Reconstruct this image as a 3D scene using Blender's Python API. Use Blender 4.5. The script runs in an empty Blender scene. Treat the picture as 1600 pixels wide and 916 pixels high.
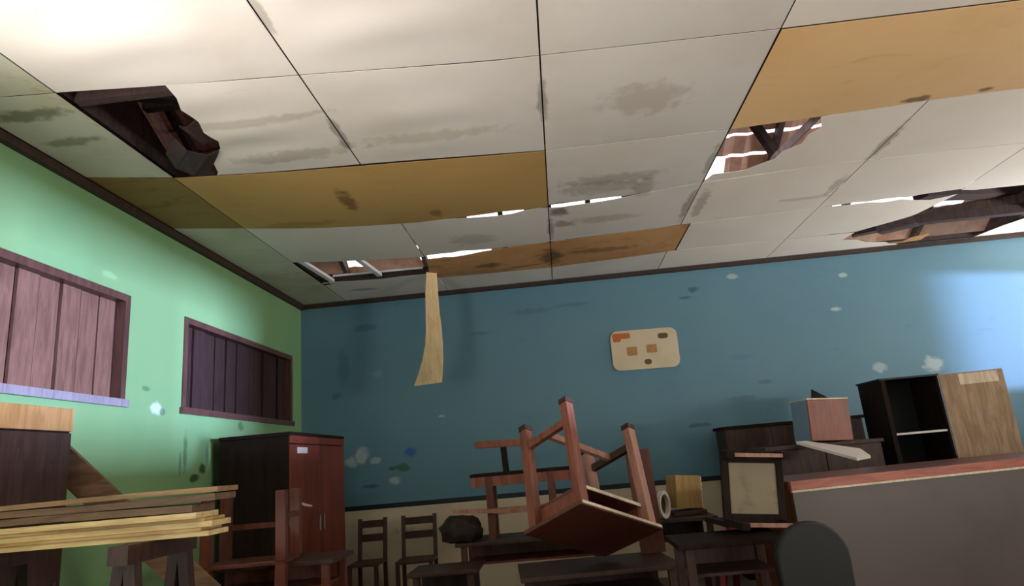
import bpy, bmesh, math, random
from mathutils import Vector, Matrix, Euler
R = random.Random(7)
scene = bpy.context.scene
COL = scene.collection
PI = math.pi
H = 3.289            # ceiling height; x = 0 green wall, y = 0 blue wall, z = 0 floor
RX, BY = 10.0, -9.2  # right wall, back wall

# ------------------------------------------------------------------ camera
cam_d = bpy.data.cameras.new('camera')
cam_d.sensor_width = 36.0
cam_d.lens = 1025.26 / 1600 * 36.0
cam_d.clip_start = 0.05
cam = bpy.data.objects.new('camera', cam_d)
COL.objects.link(cam)
_rt = Vector((0.99365423, 0.07403048, -0.08468034))
_up = Vector((0.10022903, -0.2411265, 0.96530418))
_fw = Vector((-0.05104326, 0.967666, 0.24701637))
_m = Matrix((( _rt.x, _up.x, -_fw.x, 2.908), (_rt.y, _up.y, -_fw.y, -7.4), (_rt.z, _up.z, -_fw.z, 1.3), (0, 0, 0, 1)))
cam.matrix_world = _m
scene.camera = cam

# ------------------------------------------------------------------ world, lamps, exposure
w = bpy.data.worlds.new('overcast_sky')
scene.world = w
w.use_nodes = True
bg = w.node_tree.nodes['Background']
bg.inputs[0].default_value = (0.90, 0.95, 1.0, 1)
bg.inputs[1].default_value = 2.0

def area(name, loc, target, sx, sy, power, color, spread=PI):
    l = bpy.data.lights.new(name, 'AREA')
    l.shape = 'RECTANGLE'; l.size = sx; l.size_y = sy
    l.energy = power; l.color = color; l.spread = spread
    o = bpy.data.objects.new(name, l); COL.objects.link(o)
    o.location = loc
    d = Vector(target) - Vector(loc)
    o.rotation_euler = d.to_track_quat('-Z', 'Y').to_euler()
    return o
DAY = (0.86, 0.94, 1.0)
WARM = (1.0, 0.90, 0.78)
# area lamps outside the unseen high windows and door stand in for daylight
area('window_daylight', (10.6, -8.0, 1.35), (5.6, -4.4, 3.9), 2.0, 1.0, 540, (1.0, .96, .90), math.radians(130))
area('window_daylight', (10.6, -1.0, 1.35), (7.4, -.9, 3.0), 1.4, 1.0, 280, (.93, .95, 1.0), math.radians(130))
area('window_daylight', (-0.6, -7.05, 1.35), (1.4, -5.4, 3.6), 2.0, 1.0, 380, (1, .96, .97), math.radians(130))
area('door_daylight', (5.4, -9.6, 1.0), (4.5, -4, 3.6), 1.8, 2.0, 20, WARM)
area('added_patch_lamp', (22, -9.0, 1.4), (5, -3.6, 2.2), 1.2, .5, 1600, (.43, .57, 1.0), math.radians(60))  # added lamp with no visible source; throws the cool patch onto the green wall

vs = scene.view_settings
vs.view_transform = 'Standard'
try: vs.look = 'None'
except Exception: pass
vs.exposure = 0.0
vs.gamma = 1.0
vs.use_curve_mapping = False

# ------------------------------------------------------------------ materials
def srgb(r, g, b):
    f = lambda c: (c/255/12.92) if c/255 <= .04045 else ((c/255+.055)/1.055)**2.4
    return (f(r), f(g), f(b), 1)

class Mat:
    def __init__(s, name, rough=.6, metal=0, spec=.4):
        s.m = bpy.data.materials.new(name); s.m.use_nodes = True
        s.nt = s.m.node_tree; s.n = s.nt.nodes; s.l = s.nt.links
        s.b = s.n['Principled BSDF']
        s.b.inputs['Roughness'].default_value = rough
        s.b.inputs['Metallic'].default_value = metal
        s.b.inputs['Specular IOR Level'].default_value = spec
        s.geo = s.n.new('ShaderNodeNewGeometry')
        s.tc = s.n.new('ShaderNodeTexCoord')
        s.pos = s.geo.outputs['Position']; s.obj = s.tc.outputs['Object']
        s.c = None
    def noise(s, scale, detail=4, rough=.6, vec=None, stretch=None, dist=0):
        v = vec or s.pos
        if stretch:
            mp = s.n.new('ShaderNodeMapping'); mp.inputs['Scale'].default_value = stretch
            s.l.new(v, mp.inputs['Vector']); v = mp.outputs[0]
        t = s.n.new('ShaderNodeTexNoise')
        t.inputs['Scale'].default_value = scale; t.inputs['Detail'].default_value = detail
        t.inputs['Roughness'].default_value = rough; t.inputs['Distortion'].default_value = dist
        s.l.new(v, t.inputs['Vector'])
        return t.outputs['Fac']
    def ramp(s, fac, a, b):
        r = s.n.new('ShaderNodeMapRange'); r.interpolation_type = 'SMOOTHSTEP'
        r.inputs['From Min'].default_value = a; r.inputs['From Max'].default_value = b
        s.l.new(fac, r.inputs['Value']); return r.outputs['Result']
    def base(s, col): s.c = col; return s
    def mix(s, fac, col, amt=1.0):
        mx = s.n.new('ShaderNodeMix'); mx.data_type = 'RGBA'
        if isinstance(s.c, tuple): mx.inputs['A'].default_value = s.c
        else: s.l.new(s.c, mx.inputs['A'])
        mx.inputs['B'].default_value = col
        if amt != 1.0:
            m = s.n.new('ShaderNodeMath'); m.operation = 'MULTIPLY'
            s.l.new(fac, m.inputs[0]); m.inputs[1].default_value = amt; fac = m.outputs[0]
        s.l.new(fac, mx.inputs['Factor']); s.c = mx.outputs['Result']
        return s
    def blot(s, p, rad, col, amt=1.0, edge=.5, wob=.5):
        """a stain of its own shape: an ellipse about p with a ragged rim"""
        sub = s.n.new('ShaderNodeVectorMath'); sub.operation = 'SUBTRACT'
        s.l.new(s.pos, sub.inputs[0]); sub.inputs[1].default_value = p
        dv = s.n.new('ShaderNodeVectorMath'); dv.operation = 'DIVIDE'
        s.l.new(sub.outputs[0], dv.inputs[0]); dv.inputs[1].default_value = rad
        ln = s.n.new('ShaderNodeVectorMath'); ln.operation = 'LENGTH'
        s.l.new(dv.outputs[0], ln.inputs[0])
        if not hasattr(s, 'wobn'): s.wobn = s.noise(11, 3)
        ma = s.n.new('ShaderNodeMath'); ma.operation = 'MULTIPLY_ADD'
        s.l.new(s.wobn, ma.inputs[0]); ma.inputs[1].default_value = wob*3; ma.inputs[2].default_value = -wob*1.5
        ad = s.n.new('ShaderNodeMath'); ad.operation = 'ADD'
        s.l.new(ln.outputs['Value'], ad.inputs[0]); s.l.new(ma.outputs[0], ad.inputs[1])
        f = s.ramp(ad.outputs[0], 1.05, .95-edge)
        return s.mix(f, col, amt*.82)
    def bump(s, fac, strength=.2, dist=.01):
        b = s.n.new('ShaderNodeBump'); b.inputs['Strength'].default_value = strength; b.inputs['Distance'].default_value = dist
        s.l.new(fac, b.inputs['Height']); s.l.new(b.outputs[0], s.b.inputs['Normal']); return s
    def done(s):
        if isinstance(s.c, tuple): s.b.inputs['Base Color'].default_value = s.c
        else: s.l.new(s.c, s.b.inputs['Base Color'])
        return s.m

def wood(name, c1, c2, rough=.5, scale=6, stretch=(5, 5, .6), spec=.35):
    m = Mat(name, rough, spec=spec).base(srgb(*c1))
    g = m.noise(scale, 5, .65, vec=m.obj, stretch=stretch, dist=.6)
    m.mix(m.ramp(g, .35, .7), srgb(*c2))
    m.mix(m.ramp(m.noise(2.3, 3), .5, .8), srgb(*[int(v*.75) for v in c1]), .5)
    return m.bump(g, .12, .004).done()

def ceil_mat(name, c, dirt, grime, dirt_amt=.5, lo=.5, hi=.75, blots=()):
    m = Mat(name, .75, spec=.25).base(srgb(*c))
    m.mix(m.ramp(m.noise(1.1, 5, .6), .42, .72), srgb(*dirt), dirt_amt)
    st = m.noise(2.2, 6, .7, stretch=(1, 2.6, 1), dist=1.2)
    m.mix(m.ramp(st, lo, hi), srgb(*grime), .6)
    for b in blots: m.blot(*b)
    return m.bump(m.noise(7, 4), .1, .01).done()

BRN = srgb(70, 52, 36)
WHITE_BLOTS = [((3.08, -2.2, H), (.10, .13, .3), BRN, .85), ((3.12, -1.9, H), (.13, .10, .3), BRN, .6), ((3.03, -2.36, H), (.16, .05, .3), srgb(40, 28, 20), .9),
    ((3.5, -2.8, H), (.45, .12, .3), srgb(150, 135, 110), .6), ((3.75, -2.55, H), (.10, .25, .3), srgb(140, 125, 100), .5), ((3.4, -2.65, H), (.42, .16, .3), srgb(128, 114, 90), .45),
    ((3.5, -1.95, H), (.35, .1, .3), srgb(150, 140, 95), .5), ((1.42, -3.7, H), (.5, .09, .3), srgb(120, 105, 60), .45), ((.28, -4.45, H), (.25, .07, .3), srgb(70, 66, 32), .8),
    ((.3, -4.15, H), (.2, .06, .3), srgb(84, 84, 44), .7), ((.9, -.45, H), (.2, .06, .3), srgb(70, 66, 45), .6), ((.75, -1.2, H), (.1, .05, .3), srgb(60, 58, 40), .6), ((2.3, -1.75, H), (.25, .18, .3), srgb(150, 142, 118), .5),
    ((1.77, -3.9, H), (.035, .28, .3), srgb(110, 98, 80), .7), ((1.79, -5.0, H), (.03, .2, .3), srgb(120, 108, 90), .6), ((3.0, -4.0, H), (.035, .3, .3), srgb(124, 112, 96), .7), ((3.01, -1.8, H), (.04, .3, .3), srgb(110, 98, 80), .7),
    ((4.19, -2.0, H), (.05, .4, .3), srgb(120, 108, 92), .7), ((4.2, -2.9, H), (.04, .3, .3), srgb(120, 108, 92), .6), ((3.6, -3.9, H), (.3, .22, .3), srgb(176, 160, 140), .6), ((1.3, -4.15, H), (.6, .05, .3), srgb(150, 138, 110), .5), ((2.3, -3.75, H), (.5, .08, .3), srgb(160, 148, 124), .5)]
M = {}
M['panel_white'] = ceil_mat('painted_plywood_white', (224, 213, 200), (206, 192, 173), (156, 140, 112), .5, .62, .88, WHITE_BLOTS)
M['panel_pink'] = ceil_mat('painted_plywood_pinkish', (240, 225, 207), (228, 212, 192), (200, 182, 160), .5, .62, .9,
    [((5.45, -2.9, H), (.05, .35, .3), srgb(140, 124, 108), .7), ((5.4, -2.1, H), (.06, .25, .3), srgb(150, 134, 118), .6), ((4.3, -2.05, H), (.06, .4, .3), srgb(140, 124, 106), .6), ((5.2, -1.9, H), (.3, .05, .3), srgb(190, 172, 152), .6)])
M['panel_mossy'] = ceil_mat('painted_plywood_mossy', (196, 192, 170), (158, 152, 112), (108, 98, 58), .6, .55, .8, WHITE_BLOTS[8:12])
M['panel_yellow'] = ceil_mat('bare_plywood_yellow', (188, 150, 90), (172, 132, 70), (150, 112, 58), .6, .55, .8,
    [((1.52, -2.95, H), (.07, .26, .3), srgb(92, 62, 26), .85), ((2.1, -2.5, H), (.06, .12, .3), srgb(104, 70, 34), .7), ((1.0, -2.55, H), (.4, .1, .3), srgb(110, 80, 40), .4), ((2.4, -3.2, H), (.4, .1, .3), srgb(196, 150, 92), .4)])
M['panel_olive'] = ceil_mat('bare_plywood_olive', (140, 112, 64), (124, 98, 50), (100, 76, 40), .6)
M['panel_orange'] = ceil_mat('bare_plywood_orange', (204, 152, 98), (176, 122, 70), (120, 78, 42), .6, .5, .72,
    [((2.35, -.95, H), (.16, .1, .3), srgb(84, 52, 28), .85), ((3.0, -.95, H), (.13, .33, .3), srgb(80, 50, 28), .9), ((3.5, -1.05, H), (.5, .09, .3), srgb(112, 70, 38), .7), ((2.7, -.75, H), (.2, .05, .3), srgb(96, 60, 32), .7)])
M['panel_tan'] = ceil_mat('bare_plywood_tan', (240, 194, 136), (226, 174, 112), (190, 136, 80), .6, .56, .8,
    [((5.35, -3.52, H), (.1, .05, .3), srgb(70, 44, 24), .9), ((5.75, -3.55, H), (.06, .04, .3), srgb(70, 44, 24), .9)])

# green and blue painted masonry
m = Mat('green_wall_paint', .42, spec=.5).base(srgb(126, 160, 108))
m.mix(m.ramp(m.noise(.9, 4), .4, .7), srgb(114, 153, 104), .7)
m.mix(m.ramp(m.noise(9, 4, .7), .62, .8), srgb(128, 164, 120), .4)
DK = srgb(10, 20, 16)
for b in [((0, -2.36, 1.58), (.3, .035, .17), DK, .55), ((0, -2.42, 1.5), (.3, .02, .1), DK, .5), ((0, -2.22, 1.38), (.3, .10, .035), DK, .95), ((0, -2.10, 1.45), (.3, .06, .05), DK, .9),
          ((0, -2.03, 1.55), (.3, .03, .12), DK, .55), ((0, -1.9, 1.5), (.3, .05, .25), DK, .5), ((0, -1.88, 1.3), (.3, .05, .1), DK, .7), ((0, -1.45, 1.82), (.3, .06, .05), DK, .6),
          ((0, -2.76, 1.89), (.3, .08, .06), srgb(206, 214, 198), .9), ((0, -2.68, 1.87), (.3, .04, .03), srgb(60, 80, 60), .7), ((0, -2.9, 2.02), (.3, .06, .02), srgb(60, 90, 70), .7),
          ((0, -3.25, 1.27), (.3, .06, .03), DK, .7), ((0, -3.35, 2.74), (.3, .1, .03), srgb(150, 190, 130), .7)]:
    m.blot(*b)
M['green'] = m.bump(m.noise(6, 5), .08, .01).done()

m = Mat('blue_wall_paint', .55, spec=.4).base(srgb(92, 128, 142))
m.mix(m.ramp(m.noise(.8, 4), .38, .7), srgb(84, 122, 142), .7)
m.mix(m.ramp(m.noise(3.2, 6, .7, stretch=(1, 1, 2.2)), .55, .78), srgb(78, 110, 118), .6)
m.mix(m.ramp(m.noise(7.5, 5, .75, stretch=(1, 1, 3.2)), .66, .74), srgb(58, 88, 98), .45)
PALE = srgb(178, 190, 186); DB = srgb(36, 74, 96)
for b in [((.68, 0, 1.49), (.10, .3, .11), PALE, .8), ((.56, 0, 1.43), (.10, .3, .06), PALE, .8), ((.84, 0, 1.43), (.08, .3, .05), PALE, .7), ((1.24, 0, 1.49), (.09, .3, .065), srgb(34, 84, 160), .95),
          ((1.15, 0, 1.33), (.10, .3, .055), srgb(40, 92, 52), .95), ((1.03, 0, 1.33), (.07, .3, .025), srgb(36, 70, 60), .8), ((1.05, 0, 1.2), (.08, .3, .05), PALE, .75), ((.78, 0, 1.16), (.12, .3, .03), DB, .8),
          ((4.58, 0, 3.02), (.08, .3, .045), DB, .9), ((4.48, 0, 2.93), (.09, .3, .02), DB, .7), ((5.05, 0, 3.12), (.08, .3, .035), PALE, .7), ((6.27, 0, 3.01), (.06, .3, .035), PALE, .9), ((6.1, 0, 2.63), (.08, .3, .025), PALE, .95),
          ((6.44, 0, 1.94), (.09, .3, .07), PALE, .7), ((7.0, 0, 1.92), (.13, .3, .10), PALE, .9), ((.41, 0, 2.18), (.07, .3, .05), srgb(60, 96, 104), .7), ((1.61, 0, 1.85), (.05, .3, .02), PALE, .7), ((.5, 0, 2.5), (.09, .3, .25), srgb(52, 92, 108), .5),
          ((.75, 0, 2.95), (.18, .3, .05), srgb(50, 88, 104), .7), ((.9, 0, 2.4), (.07, .3, .06), srgb(120, 158, 170), .5), ((4.4, 0, 1.5), (.16, .3, .03), DB, .7), ((5.2, 0, 1.9), (.1, .3, .03), DB, .5), ((4.9, 0, 1.75), (.22, .3, .03), DB, .4),
          ((2.75, 0, 2.95), (.3, .3, .04), DB, .35), ((3.2, 0, 2.98), (.25, .3, .03), DB, .4), ((2.1, 0, 2.75), (.2, .3, .03), DB, .35), ((5.0, 0, 2.2), (.15, .3, .04), srgb(70, 116, 140), .6)]:
    m.blot(*b)
M['blue'] = m.bump(m.noise(6, 5), .08, .01).done()
m = Mat('cream_wainscot_paint', .6).base(srgb(204, 190, 164))
m.mix(m.ramp(m.noise(3, 5), .45, .7), srgb(190, 176, 142), .7)
m.mix(m.ramp(m.noise(8, 5), .6, .75), srgb(140, 124, 94), .6)
M['cream_wall'] = m.done()
M['band_black'] = Mat('black_band_paint', .5).base(srgb(22, 30, 38)).done()
m = Mat('cement_floor', .7).base(srgb(96, 88, 80)); m.mix(m.ramp(m.noise(2, 5), .4, .7), srgb(78, 72, 64)); M['floor'] = m.done()
M['trim'] = wood('dark_cornice_wood', (62, 40, 30), (44, 28, 22), .55)
M['frame'] = wood('window_frame_wood', (96, 62, 54), (72, 46, 40), .35, spec=.6)
M['sill'] = wood('greyish_violet_sill', (146, 136, 142), (124, 112, 118), .4)
M['plank_dark'] = wood('shutter_plank_shaded', (58, 36, 32), (40, 24, 22), .6)  # same planks, with shade put into the colour
M['plank_lit'] = wood('shutter_plank_lit', (128, 90, 74), (98, 66, 54), .55)  # same planks, with the light on them put into the colour
M['attic_wood'] = wood('old_roof_timber', (92, 70, 62), (62, 46, 42), .7)
M['attic_dark'] = wood('dark_roof_timber', (66, 46, 42), (44, 30, 28), .7)  # darker brown copy of the roof timber
M['tile'] = Mat('clay_roof_tile', .8).base(srgb(222, 176, 152)); _t = M['tile']
_t.mix(_t.ramp(_t.noise(6, 4), .4, .7), srgb(204, 146, 120)).mix(_t.ramp(_t.noise(14, 4), .6, .8), srgb(230, 206, 194)); M['tile'] = _t.done()
M['tile_dark'] = wood('shade_darkened_tile', (120, 88, 76), (92, 66, 58), .85)  # tile colour darkened to stand in for shade inside the attic
M['grey_timber'] = wood('weathered_grey_timber', (168, 146, 144), (138, 116, 116), .6)
M['furring'] = Mat('pale_batten', .4, spec=.5).base(srgb(236, 230, 228)).done()  # near-white, far paler than the other roof wood
M['gable'] = wood('gable_boarding', (74, 52, 46), (52, 36, 32), .8)
M['redwood'] = wood('red_brown_varnished_wood', (104, 54, 40), (78, 38, 28), .38, spec=.5)
M['redwood_b'] = wood('worn_reddish_wood', (142, 84, 64), (108, 60, 46), .5)
M['pinkwood'] = wood('pale_pinkish_wood', (176, 126, 108), (140, 96, 80), .5)
M['darkwood'] = wood('dark_brown_wood', (70, 46, 36), (48, 30, 24), .5)
M['blackwood'] = wood('near_black_stained_wood', (38, 26, 20), (26, 17, 14), .7, spec=.12)
M['wardrobe_front'] = wood('mahogany_lacquer', (126, 58, 40), (98, 44, 32), .4, scale=3, spec=.25)
M['cream_edge'] = wood('raw_pale_edge', (226, 208, 184), (198, 176, 148), .5)
M['lath'] = wood('raw_lath_wood', (222, 196, 142), (190, 158, 100), .55, stretch=(.6, 5, 5), scale=5)
M['lath_b'] = wood('raw_lath_tan', (196, 160, 104), (160, 122, 72), .55, stretch=(.6, 5, 5), scale=5)
M['lath_old'] = wood('weathered_board', (118, 92, 66), (84, 62, 44), .6, stretch=(.6, 5, 5), scale=5)
M['lath_brown'] = wood('brown_board', (156, 124, 86), (120, 92, 62), .6, stretch=(.6, 5, 5), scale=5)
M['tan'] = wood('tan_plywood', (190, 142, 88), (160, 114, 66), .5)
M['strip'] = wood('clean_plywood_veneer', (234, 202, 156), (218, 182, 130), .5)
M['grey_board'] = Mat('grey_laminate', .45, spec=.4).base(srgb(94, 81, 77)); _t = M['grey_board']
_t.mix(_t.ramp(_t.noise(2.2, 4), .45, .75), srgb(80, 69, 64), .7); M['grey_board'] = _t.done()
M['red_edge'] = wood('reddish_edge_wood', (178, 104, 86), (150, 80, 66), .45, stretch=(.6, 5, 5))
M['black'] = Mat('black_painted_wood', .55).base(srgb(20, 20, 22)).done()
M['black_soft'] = Mat('black_vinyl', .5).base(srgb(24, 22, 21)).done()
M['ply_door'] = wood('grey_brown_plywood', (176, 146, 118), (142, 114, 90), .55)
M['paper'] = Mat('paper', .7).base(srgb(216, 206, 198)).done()
M['boxwood'] = wood('orange_brown_wood', (140, 74, 48), (116, 58, 38), .4)
M['blue_reflection'] = Mat('blue_reflection_tone', .5).base(srgb(116, 142, 164)).done()  # box side: bluish reflected light put into its colour
M['card'] = wood('tan_cardboard', (166, 136, 84), (146, 116, 70), .7)
M['white_slat'] = Mat('white_painted_slat', .45).base(srgb(222, 212, 208)).done()
M['red_plastic'] = Mat('dark_red_plastic', .35).base(srgb(136, 36, 44)).done()
M['cream_board'] = Mat('cream_seat_panel', .6).base(srgb(134, 120, 96)); _t = M['cream_board']
_t.mix(_t.ramp(_t.noise(6, 4), .45, .7), srgb(100, 86, 64), .8); M['cream_board'] = _t.done()
M['sack'] = Mat('dark_brown_cloth', .9).base(srgb(44, 32, 26)); _t = M['sack']; _t.mix(_t.ramp(_t.noise(9, 4), .4, .7), srgb(62, 46, 36)); M['sack'] = _t.done()
M['sign'] = Mat('cream_plastic_board', .45).base(srgb(202, 184, 154)); _t = M['sign']
_t.mix(_t.ramp(_t.noise(4, 4), .45, .75), srgb(186, 166, 136), .6); M['sign'] = _t.done()
M['print_orange'] = Mat('faded_orange_print', .6).base(srgb(188, 92, 44)); _t = M['print_orange']; _t.mix(_t.ramp(_t.noise(28, 2), .45, .6), srgb(160, 104, 56)); M['print_orange'] = _t.done()
M['print_brown'] = Mat('faded_brown_print', .6).base(srgb(92, 68, 44)).done()
M['print_tan'] = Mat('faded_tan_print', .6).base(srgb(178, 124, 66)); _t = M['print_tan']; _t.mix(_t.ramp(_t.noise(40, 2), .45, .6), srgb(150, 110, 76)); M['print_tan'] = _t.done()
M['metal'] = Mat('dull_metal', .35, metal=1).base(srgb(150, 146, 138)).done()
M['plaster'] = Mat('plain_plaster', .7).base(srgb(128, 158, 168)).done()
M['yard'] = Mat('yard_concrete', .9).base(srgb(178, 172, 160)).done()

# ------------------------------------------------------------------ mesh builders
class MB:
    def __init__(s): s.bm = bmesh.new()
    def box(s, x0, x1, y0, y1, z0, z1, M4=None, bev=0):
        r = bmesh.ops.create_cube(s.bm, size=1)['verts']
        for v in r:
            v.co = Vector(((x0+x1)/2 + v.co.x*(x1-x0), (y0+y1)/2 + v.co.y*(y1-y0), (z0+z1)/2 + v.co.z*(z1-z0)))
        if bev:
            ed = list({e for v in r for e in v.link_edges})
            rr = bmesh.ops.bevel(s.bm, geom=ed, offset=bev, segments=1, affect='EDGES', profile=.5)
            r = [v for v in rr['verts']] if False else r
        if M4 is not None:
            vs_ = [v for v in s.bm.verts if v.is_valid] if bev else r
            for v in vs_: v.co = M4 @ v.co
        return s
    def beam(s, a, b, wx, wy, up=(0, 0, 1), taper=1.0):
        a = Vector(a); b = Vector(b); d = (b-a).normalized(); u = Vector(up)
        if abs(d.dot(u)) > .95: u = Vector((0, 1, 0))
        x = d.cross(u).normalized(); y = x.cross(d)
        vs_ = []
        for p, k in ((a, 1), (b, taper)):
            for sx, sy in ((-1, -1), (1, -1), (1, 1), (-1, 1)):
                vs_.append(s.bm.verts.new(p + x*sx*wx/2*k + y*sy*wy/2*k))
        for f in ((3, 2, 1, 0), (4, 5, 6, 7), (0, 1, 5, 4), (1, 2, 6, 5), (2, 3, 7, 6), (3, 0, 4, 7)):
            s.bm.faces.new([vs_[i] for i in f])
        return s
    def prism(s, pts, off):
        """closed outline pts (3D) swept by the vector off"""
        off = Vector(off)
        a = [s.bm.verts.new(Vector(p)) for p in pts]; b = [s.bm.verts.new(Vector(p)+off) for p in pts]
        s.bm.faces.new(a[::-1]); s.bm.faces.new(b)
        n = len(a)
        for i in range(n): s.bm.faces.new((a[i], a[(i+1) % n], b[(i+1) % n], b[i]))
        return s
    def ribbon(s, rows, th):
        """rows of (left, right) points, given thickness along the local normal"""
        top = []; bot = []
        for i, (l, r) in enumerate(rows):
            l = Vector(l); r = Vector(r)
            j0 = max(0, i-1); j1 = min(len(rows)-1, i+1)
            t = (Vector(rows[j1][0])+Vector(rows[j1][1])) - (Vector(rows[j0][0])+Vector(rows[j0][1]))
            n = t.cross(r-l).normalized()*th/2
            top.append((s.bm.verts.new(l+n), s.bm.verts.new(r+n))); bot.append((s.bm.verts.new(l-n), s.bm.verts.new(r-n)))
        q = s.bm.faces.new
        for i in range(len(rows)-1):
            q((top[i][0], top[i][1], top[i+1][1], top[i+1][0])); q((bot[i][1], bot[i][0], bot[i+1][0], bot[i+1][1]))
            q((top[i][0], top[i+1][0], bot[i+1][0], bot[i][0])); q((top[i+1][1], top[i][1], bot[i][1], bot[i+1][1]))
        q((top[0][1], top[0][0], bot[0][0], bot[0][1])); q((top[-1][0], top[-1][1], bot[-1][1], bot[-1][0]))
        return s
    def tube(s, a, b, r0, r1=None, seg=16, cap=True):
        a = Vector(a); b = Vector(b); d = b-a
        mt = Matrix.Translation((a+b)/2) @ d.to_track_quat('Z', 'Y').to_matrix().to_4x4()
        bmesh.ops.create_cone(s.bm, cap_ends=cap, segments=seg, radius1=r0, radius2=r0 if r1 is None else r1, depth=d.length, matrix=mt)
        return s
    def xf(s, m4):
        bmesh.ops.transform(s.bm, matrix=m4, verts=s.bm.verts); return s

def obj(name, mb, mat, parent=None, world=False, bevel=0, smooth=False):
    bm = mb.bm
    bmesh.ops.recalc_face_normals(bm, faces=bm.faces)
    if world and parent is not None:
        bmesh.ops.transform(bm, matrix=parent.matrix_world.inverted(), verts=bm.verts)
    me = bpy.data.meshes.new(name); bm.to_mesh(me); bm.free()
    me.materials.append(M[mat] if isinstance(mat, str) else mat)
    if smooth:
        for p in me.polygons: p.use_smooth = True
    o = bpy.data.objects.new(name, me); COL.objects.link(o)
    if parent is not None: o.parent = parent
    if bevel:
        b = o.modifiers.new('bevel', 'BEVEL'); b.width = bevel; b.segments = 2; b.limit_method = 'ANGLE'
    return o

def tag(o, label=None, cat=None, group=None, kind=None):
    if label: o['label'] = label
    if cat: o['category'] = cat
    if group: o['group'] = group
    if kind: o['kind'] = kind
    return o

def thing(name, label, cat, loc=(0, 0, 0), rot=(0, 0, 0), group=None):
    o = bpy.data.objects.new(name, None); o.empty_display_size = .1
    COL.objects.link(o)
    o.location = loc; o.rotation_euler = rot
    o.matrix_world = Matrix.Translation(loc) @ Euler(rot).to_matrix().to_4x4()
    return tag(o, label, cat, group)

def struct(name, mb, mat, **k):
    return tag(obj(name, mb, mat, **k), kind='structure')

# ------------------------------------------------------------------ room shell
T = .15
def wall_with_holes(u0, u1, z0, z1, holes, place):
    """holes = (ua, ub, za, zb); place(u0,u1,z0,z1) adds one block"""
    us = sorted({u0, u1} | {h[0] for h in holes} | {h[1] for h in holes})
    for a, b in zip(us, us[1:]):
        hs = [h for h in holes if h[0] <= a and h[1] >= b]
        z = z0
        for h in sorted(hs, key=lambda q: q[2]):
            if h[2] > z: place(a, b, z, h[2])
            z = h[3]
        if z < z1: place(a, b, z, z1)

struct('floor', MB().box(-T, RX+T, BY-T, T, -.12, 0), 'floor')
WT = H + .02
ZS, ZT = 1.875, 2.645
LW = [(-5.30, -3.13), (-2.44, -.28)]
mb = MB()
wall_with_holes(BY, 0, 0, WT, [(a, b, ZS, ZT) for a, b in LW] + [(-8.05, -6.05, 1.5, 2.7)], lambda a, b, c, d: mb.box(-T, 0, a, b, c, d))
struct('wall_left', mb, 'green')
blue = struct('wall_far', MB().box(-T, RX+T, 0, T, .95, WT), 'blue')
obj('wainscot', MB().box(-T, RX+T, -.012, T, 0, .945), 'cream_wall', blue)
obj('painted_band', MB().box(0, RX, -.016, .01, .915, .965), 'band_black', blue)
mb = MB()
wall_with_holes(BY, 0, 0, WT, [(-9.0, -7.1, 1.5, 2.7), (-6.7, -4.85, 1.46, 2.30), (-1.76, -.2, 1.5, 2.7)], lambda a, b, c, d: mb.box(RX, RX+T, a, b, c, d))
struct('wall_right', mb, 'plaster')
mb = MB()
wall_with_holes(-T, RX+T, 0, WT, [(4.5, 6.3, 0, 2.3)], lambda a, b, c, d: mb.box(a, b, BY-T, BY, c, d))
struct('wall_back', mb, 'green')
struct('trim_1', MB().box(0, .045, BY, 0, H-.055, H-.004), 'trim')
struct('trim_2', MB().box(.045, RX, -.04, 0, H-.05, H-.004), 'trim')
struct('ground', MB().box(-14, 24, -24, 14, -.35, -.13), 'yard')

# windows of the green wall, closed with vertical boards
def board_window(n, a, b, planks, depth, lit):  # lit picks the lighter plank and sill colours
    fr = MB()
    fw = .05
    fr.box(-.13, .012, a, b, ZT-fw, ZT); fr.box(-.13, .012, a, a+fw, ZS+.045, ZT-fw); fr.box(-.13, .012, b-fw, b, ZS+.045, ZT-fw)
    f = struct('window_%d' % n, fr, 'frame')
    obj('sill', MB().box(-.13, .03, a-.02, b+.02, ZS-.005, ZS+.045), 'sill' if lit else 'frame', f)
    k = (b-a-2*fw)/planks
    for i in range(planks):
        y0 = a+fw+i*k
        ddx = R.uniform(-.012, .012)
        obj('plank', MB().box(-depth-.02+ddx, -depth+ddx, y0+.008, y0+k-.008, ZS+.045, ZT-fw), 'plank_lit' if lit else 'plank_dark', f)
    obj('backing_board', MB().box(-.128, -.115, a+.01, b-.01, ZS+.01, ZT-.01), 'attic_dark', f)
    return f
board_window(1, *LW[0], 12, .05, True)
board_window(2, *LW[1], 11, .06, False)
for n, (side, a, b, zl, zh) in enumerate([('r', -9.0, -7.1, 1.5, 2.7), ('r', -6.7, -4.85, 1.46, 2.30), ('r', -1.76, -.2, 1.5, 2.7), ('l', -8.05, -6.05, 1.5, 2.7)], 3):  # unseen windows; sizes and sill heights set to shape the wall light
    x = RX+.03 if side == 'r' else -.1
    fr = MB()
    for q in ((a, a+.06, zl, zh), (b-.06, b, zl, zh), (a+.06, b-.06, zl, zl+.06), (a+.06, b-.06, zh-.06, zh)):
        fr.box(x, x+.07, q[0], q[1], q[2], q[3])
    f = struct('window_%d' % n, fr, 'frame')
    obj('mullion', MB().box(x, x+.06, (a+b)/2-.025, (a+b)/2+.025, zl+.06, zh-.06), 'frame', f)
fr = MB().box(4.5, 4.57, BY-.12, BY+.01, 0, 2.3).box(6.23, 6.3, BY-.12, BY+.01, 0, 2.3).box(4.57, 6.23, BY-.12, BY+.01, 2.23, 2.3)
struct('door_1', fr, 'frame')

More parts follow.
